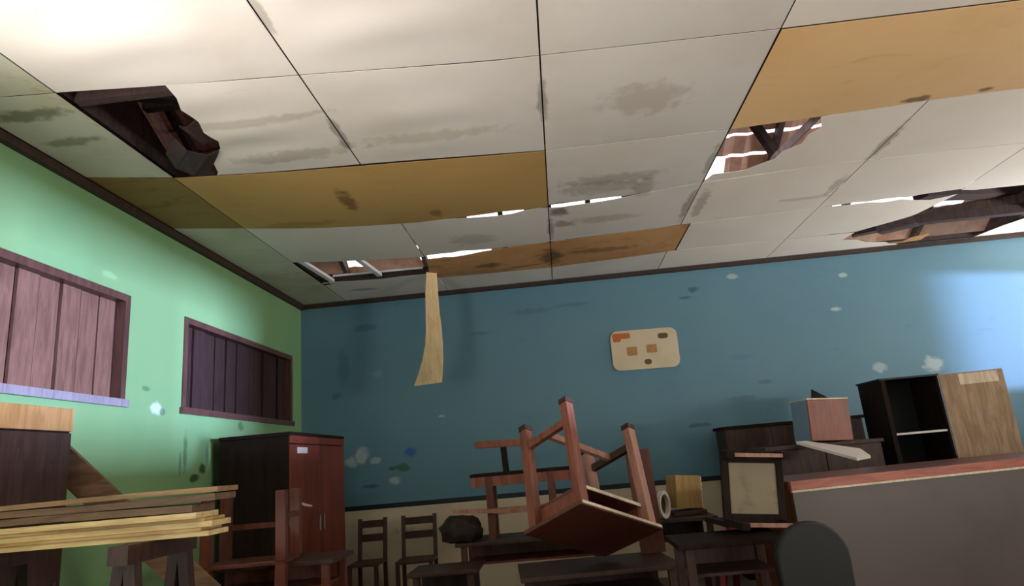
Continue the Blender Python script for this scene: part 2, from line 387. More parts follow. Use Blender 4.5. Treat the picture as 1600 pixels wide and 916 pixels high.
# ------------------------------------------------------------------ ceiling of plywood panels
SEAMS = [
 [(0, -8.2), (10, -8.2)], [(0, -7.1), (10, -7.1)], [(0, -6.3), (10, -6.1)], [(0, -5.68), (3, -5.5), (10, -5.45)],
 [(0, -4.65), (1.14, -4.56), (2.76, -4.44), (4.22, -4.42), (10, -4.45)],
 [(0, -3.72), (.54, -3.57), (1.2, -3.49), (2.1, -3.44), (3, -3.36), (4.2, -3.37), (4.8, -3.41), (5.6, -3.5), (10, -3.52)],
 [(0, -2.74), (.54, -2.58), (1.22, -2.4), (1.89, -2.3), (3.02, -2.35), (3.62, -2.39), (4.22, -2.5), (5.2, -2.6), (10, -2.6)],
 [(0, -1.72), (.6, -1.6), (1.15, -1.47), (1.8, -1.36), (3, -1.43), (4.24, -1.53), (5.69, -1.61), (10, -1.63)],
 [(0, -.85), (.6, -.85), (1.7, -.62), (3, -.56), (4.3, -.72), (10, -.7)],
 [(0, -.045), (10, -.045)]]
SEAMS.insert(0, [(0, BY), (10, BY)])
XC = [.047, .55, 1.77, 3.0, 4.22, 5.45, 6.67, 7.9, 9.1, 9.995]
def seam(k, x):
    s = SEAMS[k]
    for (xa, ya), (xb, yb) in zip(s, s[1:]):
        if xa <= x <= xb: return ya + (yb-ya)*(x-xa)/(xb-xa)
    return s[-1][1]
def edge(k, x0, x1, dy, n=6):
    return [(x0+(x1-x0)*i/n, seam(k, x0+(x1-x0)*i/n)+dy) for i in range(n+1)]

ceiling = MB()
for (x0, x1, y0, y1) in ((0, .04, BY, 0), (RX-.04, RX, BY, 0), (.04, RX-.04, BY, BY+.04), (.04, RX-.04, -.04, 0)):
    ceiling.box(x0, x1, y0, y1, H+.012, H+.06)
ceiling = struct('ceiling', ceiling, 'attic_dark')
def panel(poly, mat, sag=.012, rip=0, dz=0, tilt=(0, 0)):
    bm = bmesh.new()
    f = bm.faces.new([bm.verts.new((x, y, H)) for x, y in poly])
    xs = [p[0] for p in poly]; ys = [p[1] for p in poly]
    x0, x1, y0, y1 = min(xs), max(xs), min(ys), max(ys)
    n = max(2, int((x1-x0)/(.1 if rip else .2))); k = max(2, int((y1-y0)/(.035 if rip else .2)))
    for i in range(1, n):
        bmesh.ops.bisect_plane(bm, geom=bm.verts[:]+bm.edges[:]+bm.faces[:], plane_co=(x0+(x1-x0)*i/n, 0, 0), plane_no=(1, 0, 0))
    for i in range(1, k):
        bmesh.ops.bisect_plane(bm, geom=bm.verts[:]+bm.edges[:]+bm.faces[:], plane_co=(0, y0+(y1-y0)*i/k, 0), plane_no=(0, 1, 0))
    bmesh.ops.triangulate(bm, faces=[q for q in bm.faces if len(q.verts) > 4])
    ph = R.uniform(0, 6)
    for v in bm.verts:
        u = (v.co.x-x0)/(x1-x0); t = (v.co.y-y0)/(y1-y0)
        z = -sag*math.sin(PI*u)*math.sin(PI*t)
        if rip: z += rip*math.sin(t*17+ph+2*math.sin(u*3))*math.sin(PI*min(1, u*1.2))*.5 * math.sin(PI*t)
        v.co.z += z + dz + tilt[0]*(u-.5) + tilt[1]*(t-.5)
    r = bmesh.ops.extrude_face_region(bm, geom=bm.faces[:])
    for v in r['geom']:
        if isinstance(v, bmesh.types.BMVert): v.co.z += .0025
    class _M: pass
    q = _M(); q.bm = bm
    o = obj('ceiling_panel', q, mat, ceiling, smooth=True)
    o.data.set_sharp_from_angle(angle=math.radians(40))
    return o
G = .0045
def cell(i0, i1, k, mat, xa=None, xb=None, **kw):
    x0 = (XC[i0] if xa is None else xa)+G; x1 = (XC[i1] if xb is None else xb)-G
    lo = edge(k, x0, x1, G); hi = edge(k+1, x0, x1, -G)
    return panel(lo + hi[::-1], mat, **kw)
def cellmod(x0, x1, k, mat, lo=None, hi=None, **kw):
    lo = lo or edge(k, x0+G, x1-G, G); hi = hi or edge(k+1, x0+G, x1-G, -G)
    return panel(lo + hi[::-1], mat, **kw)
# rows counted from the back wall: row k lies between seams k and k+1
for k in range(0, 4):
    for i in range(9):
        cell(i, i+1, k, R.choice(['panel_white', 'panel_white', 'panel_pink']), sag=R.uniform(.005, .02), dz=R.uniform(-.002, .002))
# row 4 : -5.6 .. -4.5
for i in range(9):
    cell(i, i+1, 4, 'panel_mossy' if i == 0 else ('panel_white' if i < 4 else 'panel_pink') , sag=R.uniform(.01, .02), rip=.018 if i in (1, 2) else 0)
# row 5 : -4.5 .. -3.45 with the broken corner by the green wall
cell(0, 1, 5, 'panel_mossy', sag=.01)
hole_edge = [(.555, -3.575), (.70, -3.55), (.82, -3.52), (.88, -3.66), (.92, -3.79), (1.03, -3.88), (1.08, -4.0), (1.045, -4.1), (1.07, -4.2), (1.05, -4.34), (1.09, -4.45), (1.09, -4.555)]
lo = edge(5, 1.095, XC[2]-G, G); hi = edge(6, .83, XC[2]-G, -G)
panel(lo + hi[::-1] + [(.84, -3.53)] + hole_edge[3:-1], 'panel_white', sag=.02, rip=.022)
cell(2, 3, 5, 'panel_white', sag=.015, rip=.010)
cell(3, 4, 5, 'panel_white', sag=.015)
cell(4, 6, 5, 'panel_tan', xa=4.222, sag=.02, dz=-.004)
for i in range(6, 9): cell(i, i+1, 5, 'panel_pink', sag=.015)
# row 6 : the long yellow sheet, the broken cell and its neighbours
cell(0, 1, 6, 'panel_olive', sag=.01)
lo = edge(6, XC[1]+G, XC[3]-G, G, 10)
hi = edge(7, XC[1]+G, 2.2, -G, 6) + [(2.35, -2.325), (2.5, -2.335), (2.62, -2.35), (2.74, -2.345), (2.82, -2.34), (3.0-G, -2.355)]
panel(lo + hi[::-1], 'panel_yellow', sag=.03, dz=-.003)
lo = edge(6, XC[3]+G, XC[4]-G, G)
hi = [(3.0+G, -2.37), (3.12, -2.375), (3.25, -2.385), (3.4, -2.40), (3.52, -2.405), (3.62, -2.40), (3.9, -2.45), (4.22-G, -2.505)]
panel(lo + hi[::-1], 'panel_white', sag=.02)
panel([(4.27, -2.64), (4.38, -2.65), (4.5, -2.66), (4.6, -2.76), (4.68, -2.83), (4.70, -2.95), (4.80, -3.05), (4.80, -3.17), (4.86, -3.25), (4.80, -3.40)] + edge(6, 4.86, XC[5]-G, G) +
      edge(7, 4.23, XC[5]-G, -G)[::-1], 'panel_pink', sag=.012)
for i in range(5, 9): cell(i, i+1, 6, 'panel_pink', sag=.012)
# row 7 : -2.4 .. -1.5
cell(0, 1, 7, 'panel_mossy', sag=.01)
cell(1, 2, 7, 'panel_white', sag=.012)
lo = [(1.77+G, -2.31), (2.2, -2.30), (2.4, -2.275), (2.55, -2.262), (2.7, -2.27), (2.8, -2.31), (3.0-G, -2.345)]
hi = [(1.775, -1.40), (1.9, -1.415), (2.05, -1.41), (2.15, -1.44), (2.3, -1.41), (2.4, -1.40), (2.7, -1.42), (2.996, -1.434)]
panel(lo + hi[::-1], 'panel_white', sag=.015)
lo = [(3.0+G, -2.31), (3.1, -2.30), (3.22, -2.32), (3.4, -2.335), (3.55, -2.36), (3.66, -2.39), (3.9, -2.44), (4.22-G, -2.495)]
cellmod(3.0, 4.22, 7, 'panel_white', lo=lo, sag=.015)
cell(4, 5, 7, 'panel_pink', sag=.01)
hi = [(5.454, -1.615), (5.6, -1.62), (5.75, -1.645), (5.88, -1.63), (6.0, -1.655), (6.15, -1.66), (6.22, -1.63), (6.35, -1.68), (6.6, -1.70), (6.666, -1.70)]
cellmod(5.45, 6.67, 7, 'panel_pink', hi=hi, sag=.012)
cellmod(6.67, 7.9, 7, 'panel_pink', hi=[(6.674, -1.68), (6.8, -1.64), (7.2, -1.635), (7.896, -1.63)], sag=.012)
for i in range(7, 9): cell(i, i+1, 7, 'panel_pink', sag=.012)
# row 8 : the gutted bay, the stained orange sheet, broken bay on the right
cell(0, 1, 8, 'panel_mossy', sag=.01)
lo = [(1.78, -1.30), (1.95, -1.315), (2.1, -1.30), (2.2, -1.335), (2.34, -1.37), (2.6, -1.40), (2.996, -1.424)]
hi = edge(9, 1.70, 2.996, -.003)
panel([(1.72, -.9), (1.76, -1.15)] + lo + hi[::-1], 'panel_orange', sag=.025, dz=-.004)
cellmod(3.0, 4.30, 8, 'panel_orange', sag=.015, dz=-.003)
cell(4, 5, 8, 'panel_pink', xa=4.31, sag=.01)
lo = [(5.454, -1.60), (5.6, -1.59), (5.75, -1.585), (5.9, -1.60), (6.05, -1.56), (6.2, -1.59), (6.35, -1.53), (6.5, -1.49), (6.6, -1.52), (6.70, -1.57)]
panel(lo + [(6.62, -1.3), (6.57, -1.12), (6.46, -.93), (6.30, -.86), (6.22, -.78), (6.16, -.72)] + [(5.454, -.705)], 'panel_pink', sag=.01)
panel([(7.95, -1.62), (9.09, -1.62), (9.09, -.71), (8.02, -.71), (7.9, -1.0), (7.98, -1.3)], 'panel_pink', sag=.01)
cell(8, 9, 8, 'panel_pink', sag=.01)
# row 9 : narrow strip along the blue wall
cell(0, 1, 9, 'panel_mossy', sag=.003)
panel([(.56, -.84), (.65, -.845), (.9, -.80), (1.2, -.77), (1.45, -.79), (1.67, -.78), (1.70, -.61), (1.766, -.608), (1.766, -.05), (.56, -.05)], 'panel_white', sag=.005)
for i in (2, 3): cell(i, i+1, 9, 'panel_white', sag=.006)
cell(4, 5, 9, 'panel_pink', sag=.006)
panel([(5.454, -.695), (6.16, -.69), (6.12, -.47), (6.3, -.42), (6.45, -.28), (6.7, -.2), (6.87, -.08), (6.9, -.05), (5.454, -.05)], 'panel_pink', sag=.006)
panel([(8.0, -.69), (9.09, -.69), (9.09, -.05), (7.75, -.05), (7.85, -.4)], 'panel_pink', sag=.006)
cell(8, 9, 9, 'panel_pink', sag=.005)

# a torn curl at the broken corner and a splintered piece in the right bay
def torn(rows, mat): return tag(obj('torn_flap', MB().ribbon(rows, .005), mat, ceiling), 'dark torn flap of plywood hanging at a hole rim')
torn([((.78, -3.56, H+.0), (1.02, -3.86, H)), ((.72, -3.62, H-.03), (.96, -3.9, H-.05)), ((.66, -3.74, H-.02), (.90, -4.02, H-.07)), ((.66, -3.84, H+.03), (.86, -4.08, H-.02))], 'attic_dark')
torn([((1.07, -4.0, H), (1.07, -4.22, H)), ((.98, -3.98, H-.02), (1.0, -4.2, H-.03)), ((.93, -3.99, H+.02), (.93, -4.16, H+.01))], 'attic_dark')
torn([((6.30, -.86, H), (6.55, -1.08, H)), ((6.36, -.74, H-.04), (6.62, -.98, H-.05)), ((6.46, -.62, H-.03), (6.72, -.86, H-.05))], 'attic_wood')
torn([((6.75, -.12, H+.01), (7.0, -.10, H+.01)), ((6.78, -.28, H-.05), (7.02, -.3, H-.04)), ((6.85, -.42, H-.04), (7.05, -.46, H-.02))], 'tan')

# joists above the seams
def joist(a, b, mat='attic_dark', wx=.05, wy=.08): return obj('joist', MB().beam(a, b, wx, wy), mat, ceiling)
for x in (.53, 3.0, 4.215, 5.45, 7.92, 9.1):
    joist((x, BY+.05, H+.06), (x, -.05, H+.06))
for x in (1.77, 6.67):
    joist((x, BY+.05, H+.06), (x, -2.7, H+.06))
for y in (-8.2, -7.1, -6.2, -5.55, -4.47, -3.40):
    joist((.56, y, H+.055), (9.98, y, H+.055))
joist((5.0, -2.60, H+.05), (9.98, -2.62, H+.05))
joist((.1, -2.66, H+.05), (1.7, -2.3, H+.05))
joist((.56, -.79, H+.05), (1.76, -.70, H+.05), wy=.10)
joist((1.76, -.62, H+.05), (4.2, -.66, H+.05))
joist((4.25, -.71, H+.06), (9.98, -.71, H+.06), 'attic_dark', .09, .09)
# pale battens in the gutted bay
for x0, y0, x1, y1 in ((.62, -1.62, .67, -.83), (1.13, -1.56, 1.19, -.86)):
    obj('batten', MB().beam((x0, y0, H+.02), (x1, y1, H+.02), .05, .03), 'furring', ceiling)
obj('batten', MB().beam((.7, -.90, H+.05), (1.65, -.86, H+.05), .02, .02), 'furring', ceiling)
obj('batten', MB().beam((1.0, -1.56, H+.01), (1.32, -1.48, H+.01), .05, .01), 'furring', ceiling)

# ------------------------------------------------------------------ roof space and clay tiles
SL = .5
def rz(y): return 3.55 + SL*(.5-y) if y > -4.5 else 3.55 + SL*(.5+4.5) - SL*(-4.5-y)
ang = math.atan(SL)
roof = MB()
roof.box(-.6, 10.6, -4.54, -4.46, rz(-4.5)-.16, rz(-4.5)-.03)
for y in (-1.6, -2.2, -3.3, -5.7, -7.0, -8.4): roof.box(-.6, 10.6, y-.04, y+.04, rz(y)-.2, rz(y)-.12)
roof = struct('roof', roof, 'attic_wood')
# gable boarding closing both ends
for x in (-.75, 10.6):
    obj('gable_wall', MB().prism([(x, .6, WT+.03), (x, -4.5, rz(-4.5)), (x, -9.9, WT+.03)], (.06, 0, 0)), 'gable', roof)
obj('eaves_closing_board', MB().box(RX+T, 10.62, BY-.5, .5, WT+.0, WT+.02), 'gable', roof)  # unseen, added to keep the far lamp's light out of the attic
obj('eaves_closing_board', MB().box(-.75, -T, BY-.5, .5, WT+.0, WT+.02), 'gable', roof)
for x in [-.45 + .98*i for i in range(12)]:
    r = obj('rafter', MB().beam((x, .75, rz(.75)-.06), (x, -4.5, rz(-4.5)-.06), .05, .09), 'attic_wood', roof)
    obj('rafter', MB().beam((x, -9.9, rz(-9.9)-.06), (x, -4.5, rz(-4.5)-.06), .05, .09), 'attic_wood', roof)
# struts of the truss seen through the broken cells
obj('strut', MB().beam((4.60, -2.70, H+.42), (4.76, -2.70, H+.03), .05, .085, up=(0, 1, 0)), 'attic_dark', roof)
obj('strut', MB().beam((4.70, -2.76, H+.02), (5.12, -2.76, H+.36), .05, .09, up=(0, 1, 0)), 'grey_timber', roof)
obj('strut', MB().beam((4.62, -2.90, H+.36), (5.4, -2.84, H+.30), .05, .07), 'attic_dark', roof)
obj('strut', MB().beam((.35, -4.3, H+.25), (.75, -3.2, H+.75), .1, .08), 'attic_wood', roof)
obj('strut', MB().beam((.2, -3.9, H+.55), (1.2, -3.5, H+.55), .12, .06), 'attic_dark', roof)
obj('strut', MB().beam((6.3, -.35, H+.12), (8.2, -.75, H+.2), .1, .12), 'attic_wood', roof)
obj('strut', MB().beam((6.6, -1.2, H+.16), (8.2, -.5, H+.3), .16, .08), 'attic_dark', roof)
TL, TW = .27, .22
def tile_bm(mb, x, y, side, jit=0):
    n = 4
    z = rz(y)
    a = ang*(1 if side > 0 else -1)
    rot = Matrix.Translation((x, y, z)) @ Matrix.Rotation(-a + jit, 4, 'X') @ Matrix.Translation((0, 0, 0))
    rows = []
    for q in (-.5, .5):
        row = []
        for i in range(n+1):
            u = i/n
            row.append(mb.bm.verts.new(rot @ Vector(((u-.5)*TW*1.04, q*TL*1.12, .012*math.sin(u*2*PI) + (.012 if (q < 0) == (side > 0) else -.006)))))
        rows.append(row)
    for i in range(n): mb.bm.faces.new((rows[0][i], rows[0][i+1], rows[1][i+1], rows[1][i]))
def thick(mb):
    r = bmesh.ops.solidify(mb.bm, geom=mb.bm.faces[:], thickness=.012); return mb
GAPS = [(2.0, 2.75, -.62, -.36), (3.0, 3.95, -.68, -.38), (1.5, 2.3, -.12, .12), (6.25, 7.75, -.25, .04), (4.75, 4.95, -.85, -.6), (.55, .85, -.1, .15), (5.2, 5.45, -1.2, -1.0), (8.6, 9.4, -3.2, -2.2), (3.2, 3.9, -3.6, -3.2), (6.0, 6.6, -2.9, -2.5), (1.8, 2.6, -7, -6), (3.3, 4.6, -4.4, -3.3), (6.4, 8.6, -4.2, -3.0), (3, 8, -8.4, -6.2)]  # last few gaps lie out of view, added to brighten the attic
rest = MB(); ntile = 0
proto = None
yy = []
y = .72
while y > -9.9:
    yy.append(y); y -= TL*math.cos(ang)
for y in yy:
    side = 1 if y > -4.5 else -1
    x = -.65
    while x < 10.6:
        gap = any(a <= x <= b and c <= y <= d for a, b, c, d in GAPS)
        near = (0 <= x <= 3.1 and -.3 <= y) or (4.4 <= x <= 6.0 and -1.4 <= y <= -.3) or (6.1 <= x <= 8.2 and -.3 <= y)
        if not gap:
            if near and ntile < 290:
                ntile += 1
                if proto is None:
                    q = MB(); tile_bm(q, 0, y, side); 
                    bmesh.ops.translate(q.bm, vec=(0, -y, -rz(y)), verts=q.bm.verts)
                    thick(q); proto = obj('roof_tile', q, 'tile', roof); t = proto
                else:
                    t = proto.copy(); COL.objects.link(t); t.parent = roof
                t.location = (x, y, rz(y) + R.uniform(-.004, .004)); t.rotation_euler = (0, 0, R.uniform(-.05, .05)); t.scale = (1, .72, .72) if 4.4 < x < 6.1 else (1, .88, .88)
            else:
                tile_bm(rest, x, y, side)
        x += TW
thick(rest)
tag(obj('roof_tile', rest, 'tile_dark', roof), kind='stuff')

# ------------------------------------------------------------------ things on the walls and hanging
t = thing('wall_board', 'cream rounded board with faded brown prints hung on the blue wall', 'board', (3.95, -.001, 2.385), (0, math.radians(1.0), 0))
def rrect(w_, h_, r, y, n=6):
    pts = []
    for cx, cz, a0 in ((w_/2-r, h_/2-r, 0), (-w_/2+r, h_/2-r, 90), (-w_/2+r, -h_/2+r, 180), (w_/2-r, -h_/2+r, 270)):
        for i in range(n+1):
            a = math.radians(a0+90*i/n); pts.append((cx+r*math.cos(a), y, cz+r*math.sin(a)))
    return pts
obj('panel', MB().prism(rrect(.745, .45, .085, -.022), (0, .022, 0)), 'sign', t, bevel=.004)
def pr(name, x, z, a, b, mat, r=.01, y=-.0235): obj(name, MB().prism([(x+p[0], p[1], z+p[2]) for p in rrect(a, b, r, y)], (0, -.022-y+.0005, 0)), mat, t)
pr('orange_print', -.25, .165, .20, .065, 'print_orange', .02); pr('orange_print', -.30, .13, .09, .06, 'print_orange', .02, -.0242)
pr('dark_print', .215, .135, .115, .062, 'print_brown', .03)
pr('square_print', -.145, -.015, .115, .10, 'print_tan'); pr('square_print', .075, .0, .115, .095, 'print_tan')
pr('bottom_print', .02, -.145, .08, .06, 'print_brown', .028)

rows = []
CV = [(1.685, 1.785, 3.285, -.86, -.80), (1.665, 1.79, 3.05, -.87, -.82), (1.66, 1.80, 2.85, -.88, -.86), (1.655, 1.815, 2.68, -.88, -.88), (1.635, 1.82, 2.52, -.86, -.89), (1.59, 1.815, 2.36, -.83, -.89), (1.535, 1.80, 2.23, -.80, -.88), (1.48, 1.785, 2.12, -.77, -.87)]
for l, r_, z, yl, yr in CV: rows.append(((l, yl, z), (r_, yr, z)))
tag(obj('plywood_strip', MB().ribbon(rows, .006), 'strip'), 'pale torn plywood strip hanging curled from the ceiling before the blue wall', 'plywood strip')

# ------------------------------------------------------------------ wardrobe against the green wall
t = thing('wardrobe', 'tall dark red-brown wardrobe standing in the corner against the green wall', 'wardrobe', (.4, -1.33, 0))
obj('carcass', MB().box(-.305, .28, -.675, .675, .08, 1.66), 'blackwood', t, bevel=.006)
obj('top_board', MB().box(-.315, .30, -.685, .685, 1.66, 1.69), 'blackwood', t, bevel=.004)
obj('plinth', MB().box(-.29, .27, -.66, .66, 0, .08), 'blackwood', t)
obj('top_rail', MB().box(.28, .30, -.675, .675, 1.595, 1.66), 'wardrobe_front', t, bevel=.004)
for a, b in ((-.672, -.012), (-.008, .672)):
    d = obj('door', MB().box(.28, .298, a, b, .09, 1.588), 'wardrobe_front', t, bevel=.004)
    hy = b-.05 if a < -.1 else a+.05
    obj('handle', MB().box(.298, .32, hy-.008, hy+.008, .85, .98), 'metal', d, bevel=.003)
    if a < -.1: obj('paper_label', MB().box(.298, .3, a+.13, a+.36, 1.515, 1.565), 'paper', d)
    else: pass
    if a < -.1: obj('scratch', MB().prism([(.298, a+.12, 1.13), (.298, a+.30, 1.10), (.298, a+.46, 1.075), (.298, a+.46, 1.06), (.298, a+.28, 1.08)], (.001, 0, 0)), 'cream_edge', d)

# ------------------------------------------------------------------ desks and chairs
def desk(label, loc, rot=(0, 0, 0), wx=.9, wy=.45, h=.72, mat='redwood', top='darkwood', shelf=True, group=None, rails='H', edge_mat=None, lt=.045):
    t = thing('school_desk', label, 'desk', loc, rot, group)
    obj('tabletop', MB().box(-wx/2, wx/2, -wy/2, wy/2, h-.028, h), top, t, bevel=.004)
    lx, ly = wx/2-.06, wy/2-.05
    for sx in (-1, 1):
        for sy in (-1, 1):
            obj('leg', MB().beam((sx*lx, sy*ly, 0), (sx*lx, sy*ly, h-.028), lt, lt, up=(0, 1, 0)), mat, t, bevel=.003)
        obj('stretcher', MB().beam((sx*lx, -ly+lt/2, .14), (sx*lx, ly-lt/2, .14), .03, .045), mat, t)
    obj('stretcher', MB().beam((-lx+.015, 0, .145), (lx-.015, 0, .145), .03, .045), mat, t)
    if shelf:
        obj('apron', MB().box(-lx, lx, ly-.012, ly+.006, h-.16, h-.028), mat, t)
        obj('shelf', MB().box(-lx+.02, lx-.02, -ly+.02, ly-.012, h-.17, h-.155), mat, t)
    return t

def chair(label, loc, rot=(0, 0, 0), sw=.40, sd=.38, sh=.44, bh=.82, mat='darkwood', seat='darkwood', group=None, slats=2, lt=.036, seat_label=None, slat_mat=None):
    t = thing('wooden_chair', label, 'chair', loc, rot, group)
    s = obj('seat', MB().box(-sw/2, sw/2, -sd/2, sd/2, sh-.025, sh), seat, t, bevel=.004)
    if seat_label: s['label'] = seat_label
    lx, ly = sw/2-.02, sd/2-.02
    for sx in (-1, 1):
        obj('leg', MB().beam((sx*lx, -ly, 0), (sx*lx, -ly, sh-.025), lt, lt, up=(0, 1, 0)), mat, t)
        obj('leg', MB().beam((sx*lx, ly, 0), (sx*lx, ly, sh-.025), lt, lt, up=(0, 1, 0)), mat, t)
        obj('back_post', MB().beam((sx*lx, ly, sh), (sx*lx, ly+.05, bh), lt, lt, up=(0, 1, 0)), mat, t)
        obj('stretcher', MB().beam((sx*lx, -ly+lt/2, .16), (sx*lx, ly-lt/2, .16), .024, .034), mat, t)
    obj('stretcher', MB().beam((-lx+lt/2, -ly, .22), (lx-lt/2, -ly, .22), .024, .034), mat, t)
    for i in range(slats):
        z = sh + (bh-sh)*(.52 + .34*i/max(1, slats-1))
        yb = ly+.05*(z-sh)/(bh-sh)
        obj('back_slat', MB().box(-lx+lt/2, lx-lt/2, yb-.008, yb+.008, z-.035, z+.035), slat_mat or mat, t)
    return t

# chairs in a row below the blue wall, only their backs showing
for i, (x, y, rz_, lab) in enumerate([(.90, -.42, 0, 'dark wooden chair by the blue wall, nearest the tall wardrobe'), (1.40, -.45, .05, 'dark wooden chair by the blue wall, right of the one nearest the wardrobe')]):
    chair(lab, (x, y-.19, 0), (0, 0, rz_), sw=.30+.06*i, bh=.85, sh=.46, group='chairs in a row along the blue wall')

# upturned chair on a desk before the wardrobe
desk('dark school desk under the upturned chair before the wardrobe', (.95, -2.88, 0), wx=.92, wy=.44, h=.80, top='darkwood')
chair('reddish wooden chair turned upside down on a desk before the wardrobe', (.88, -3.06, .80+.445), (PI, 0, .10), sw=.50, sd=.34, sh=.44, bh=.82, mat='redwood', seat='redwood', lt=.062)

# heap in the middle
desk('school desk carrying the small bench, behind the upturned desk', (2.60, -1.86, 0), wx=1.15, wy=.5, h=.72, mat='redwood')
t = thing('wooden_bench', 'low reddish wooden bench with one back rail standing on a desk', 'bench', (2.58, -1.88, .72))
obj('seat', MB().box(-.42, .40, -.15, .17, .475, .50), 'blackwood', t, bevel=.004)
obj('front_apron', MB().box(-.41, .39, -.152, -.128, .40, .475), 'redwood_b', t)
for sx in (-.27, .22):
    for sy in (-.13, .13):
        obj('leg', MB().beam((sx, sy, 0), (sx, sy, .475), .055, .05, up=(0, 1, 0)), 'redwood', t)
    obj('stretcher', MB().beam((sx, -.105, .2), (sx, .105, .2), .03, .04), 'redwood', t)
obj('stretcher', MB().beam((-.25, 0, .2), (.2, 0, .2), .03, .05), 'pinkwood', t)
obj('back_post', MB().beam((-.15, .15, .50), (-.16, .17, .70), .05, .03, up=(0, 1, 0)), 'blackwood', t)
obj('back_rail', MB().beam((-.40, .16, .735), (.03, .17, .725), .03, .06), 'redwood_b', t, bevel=.004)

# sack and a loose stick beside the bench
bm = MB(); bmesh.ops.create_icosphere(bm.bm, subdivisions=3, radius=1)
for v in bm.bm.verts:
    n = v.co.normalized(); k = 1 + .14*math.sin(n.x*5+1)*math.sin(n.y*4+n.z*6) + .06*math.sin(n.z*11+n.x*7)
    v.co = Vector((n.x*.17*k, n.y*.15*k, max(-.078, n.z*.12*k)))
s = obj('sack', bm, 'sack', smooth=True); s.location = (2.06, -1.98, .80)
tag(s, 'dark brown lumpy cloth sack on the desk beside the small bench', 'sack')
desk('low school desk supporting the dark sack at the heap\'s left edge', (2.0, -2.38, 0), wx=.5, wy=.4, h=.60, mat='darkwood')
tag(obj('wood_stick', MB().beam((2.02, -2.08, .955), (2.50, -2.04, .925), .03, .03), 'pinkwood'), 'thin pinkish stick lying over the dark sack', 'stick')

# school desk standing on its top, legs in the air
desk('low desk under the upturned red-brown desk', (3.05, -2.75, 0), (0, 0, .1), wx=1.0, wy=.62, h=.60, mat='darkwood')
rot = (Matrix.Rotation(.75, 3, 'Z') @ Matrix.Rotation(.32, 3, 'Y') @ Matrix.Rotation(-.38, 3, 'X')).to_euler()
t = thing('school_desk', 'red-brown school desk upside down with four legs in the air', 'desk', (3.06, -3.01, .848), tuple(rot))
W2, D2 = .305, .205
obj('tabletop', MB().box(-W2-.06, W2+.06, -D2-.05, D2+.05, -.028, 0), 'redwood', t, bevel=.004)
for i, (sx, sy) in enumerate(((-1, 1), (-1, -1), (1, -1), (1, 1))):
    l = obj('leg', MB().beam((sx*W2, sy*D2, 0), (sx*W2, sy*D2, .70), .066, .062, up=(0, 1, 0)), ('redwood_b', 'redwood_b', 'pinkwood', 'pinkwood')[i], t, bevel=.006)
    obj('worn_foot', MB().beam((sx*W2, sy*D2, .70), (sx*W2, sy*D2, .735), .07, .066, up=(0, 1, 0)), 'darkwood', l)
for sx in (-1, 1):
    obj('side_rail', MB().beam((sx*W2, -D2+.03, .575), (sx*W2, D2-.03, .575), .035, .05), 'redwood_b' if sx < 0 else 'darkwood', t)
    obj('side_panel', MB().box(sx*(W2-.04)-.008, sx*(W2-.04)+.008, -D2+.03, D2-.03, 0, .15), 'redwood_b', t)
obj('cross_rail', MB().beam((-W2+.02, 0, .57), (W2-.02, 0, .57), .03, .045), 'pinkwood', t)
obj('back_panel', MB().box(-W2+.03, W2-.03, D2-.02, D2, 0, .15), 'redwood', t)
sp = obj('shelf', MB().box(-W2+.03, W2-.03, -D2+.02, D2-.03, .13, .145), 'redwood', t)
obj('shelf_edge', MB().box(-W2+.03, W2-.03, -D2+.01, -D2+.02, .127, .148), 'cream_edge', sp)
obj('drawer_lip', MB().box(-W2-.05, W2+.05, -D2-.056, -D2-.05, -.02, -.002), 'cream_edge', t)
# narrow upright board bundled with the third leg
t = thing('wood_board', 'short reddish board with a pale tag, upright behind the right leg', 'board', (3.47, -2.50, .002))
obj('plank', MB().beam((0, 0, .6), (-.02, .05, 1.30), .17, .03, up=(0, 1, 0)), 'redwood', t)
obj('tag', MB().beam((-.012+.02, -.02+.05, 1.16), (-.014+.02, -.015+.05, 1.21), .08, .008, up=(0, 1, 0)), 'cream_edge', t)

# box file, tin and red chair on and beside the next desk
desk('school desk under the tan box file', (3.74, -1.84, 0), wx=.58, wy=.50, h=.77, mat='darkwood')
tag(obj('book', MB().box(3.73, 3.99, -1.93, -1.68, .772, .805), 'darkwood', bevel=.003), 'flat dark book lying under the tan box file', 'book')
t = thing('box_file', 'tan box file with pale ridged page edges leaning on a desk', 'box file', (3.84, -1.82, .820), (0, .10, .55))
obj('cover', MB().box(-.13, .13, -.06, .06, 0, .25), 'card', t, bevel=.004)
for i in range(6):
    obj('page_block', MB().box(.13, .142, -.055, .055, .008+i*.04, .04+i*.04), 'paper', t)
t = thing('tin_cup', 'white tin lying on its side beside the upturned desk', 'tin', (3.575, -1.98, .77+.105))
obj('shell', MB().tube((-.07, .05, 0), (.06, -.03, 0), .095, .10, 20, cap=False), 'card', t, smooth=True)
q = MB(); r = bmesh.ops.create_circle(q.bm, segments=20, radius=.104); r2 = bmesh.ops.create_circle(q.bm, segments=20, radius=.075)
bmesh.ops.bridge_loops(q.bm, edges=q.bm.edges[:]); e = bmesh.ops.extrude_face_region(q.bm, geom=q.bm.faces[:])
bmesh.ops.translate(q.bm, vec=(0, 0, .03), verts=[v for v in e['geom'] if isinstance(v, bmesh.types.BMVert)])
q.xf(Matrix.Translation((.06, -.03, 0)) @ Vector((.13, -.08, 0)).to_track_quat('Z', 'Y').to_matrix().to_4x4())
obj('rim', q, 'paper', t)
obj('bottom', MB().tube((-.07, .05, 0), (-.065, .047, 0), .095, None, 20), 'card', t)

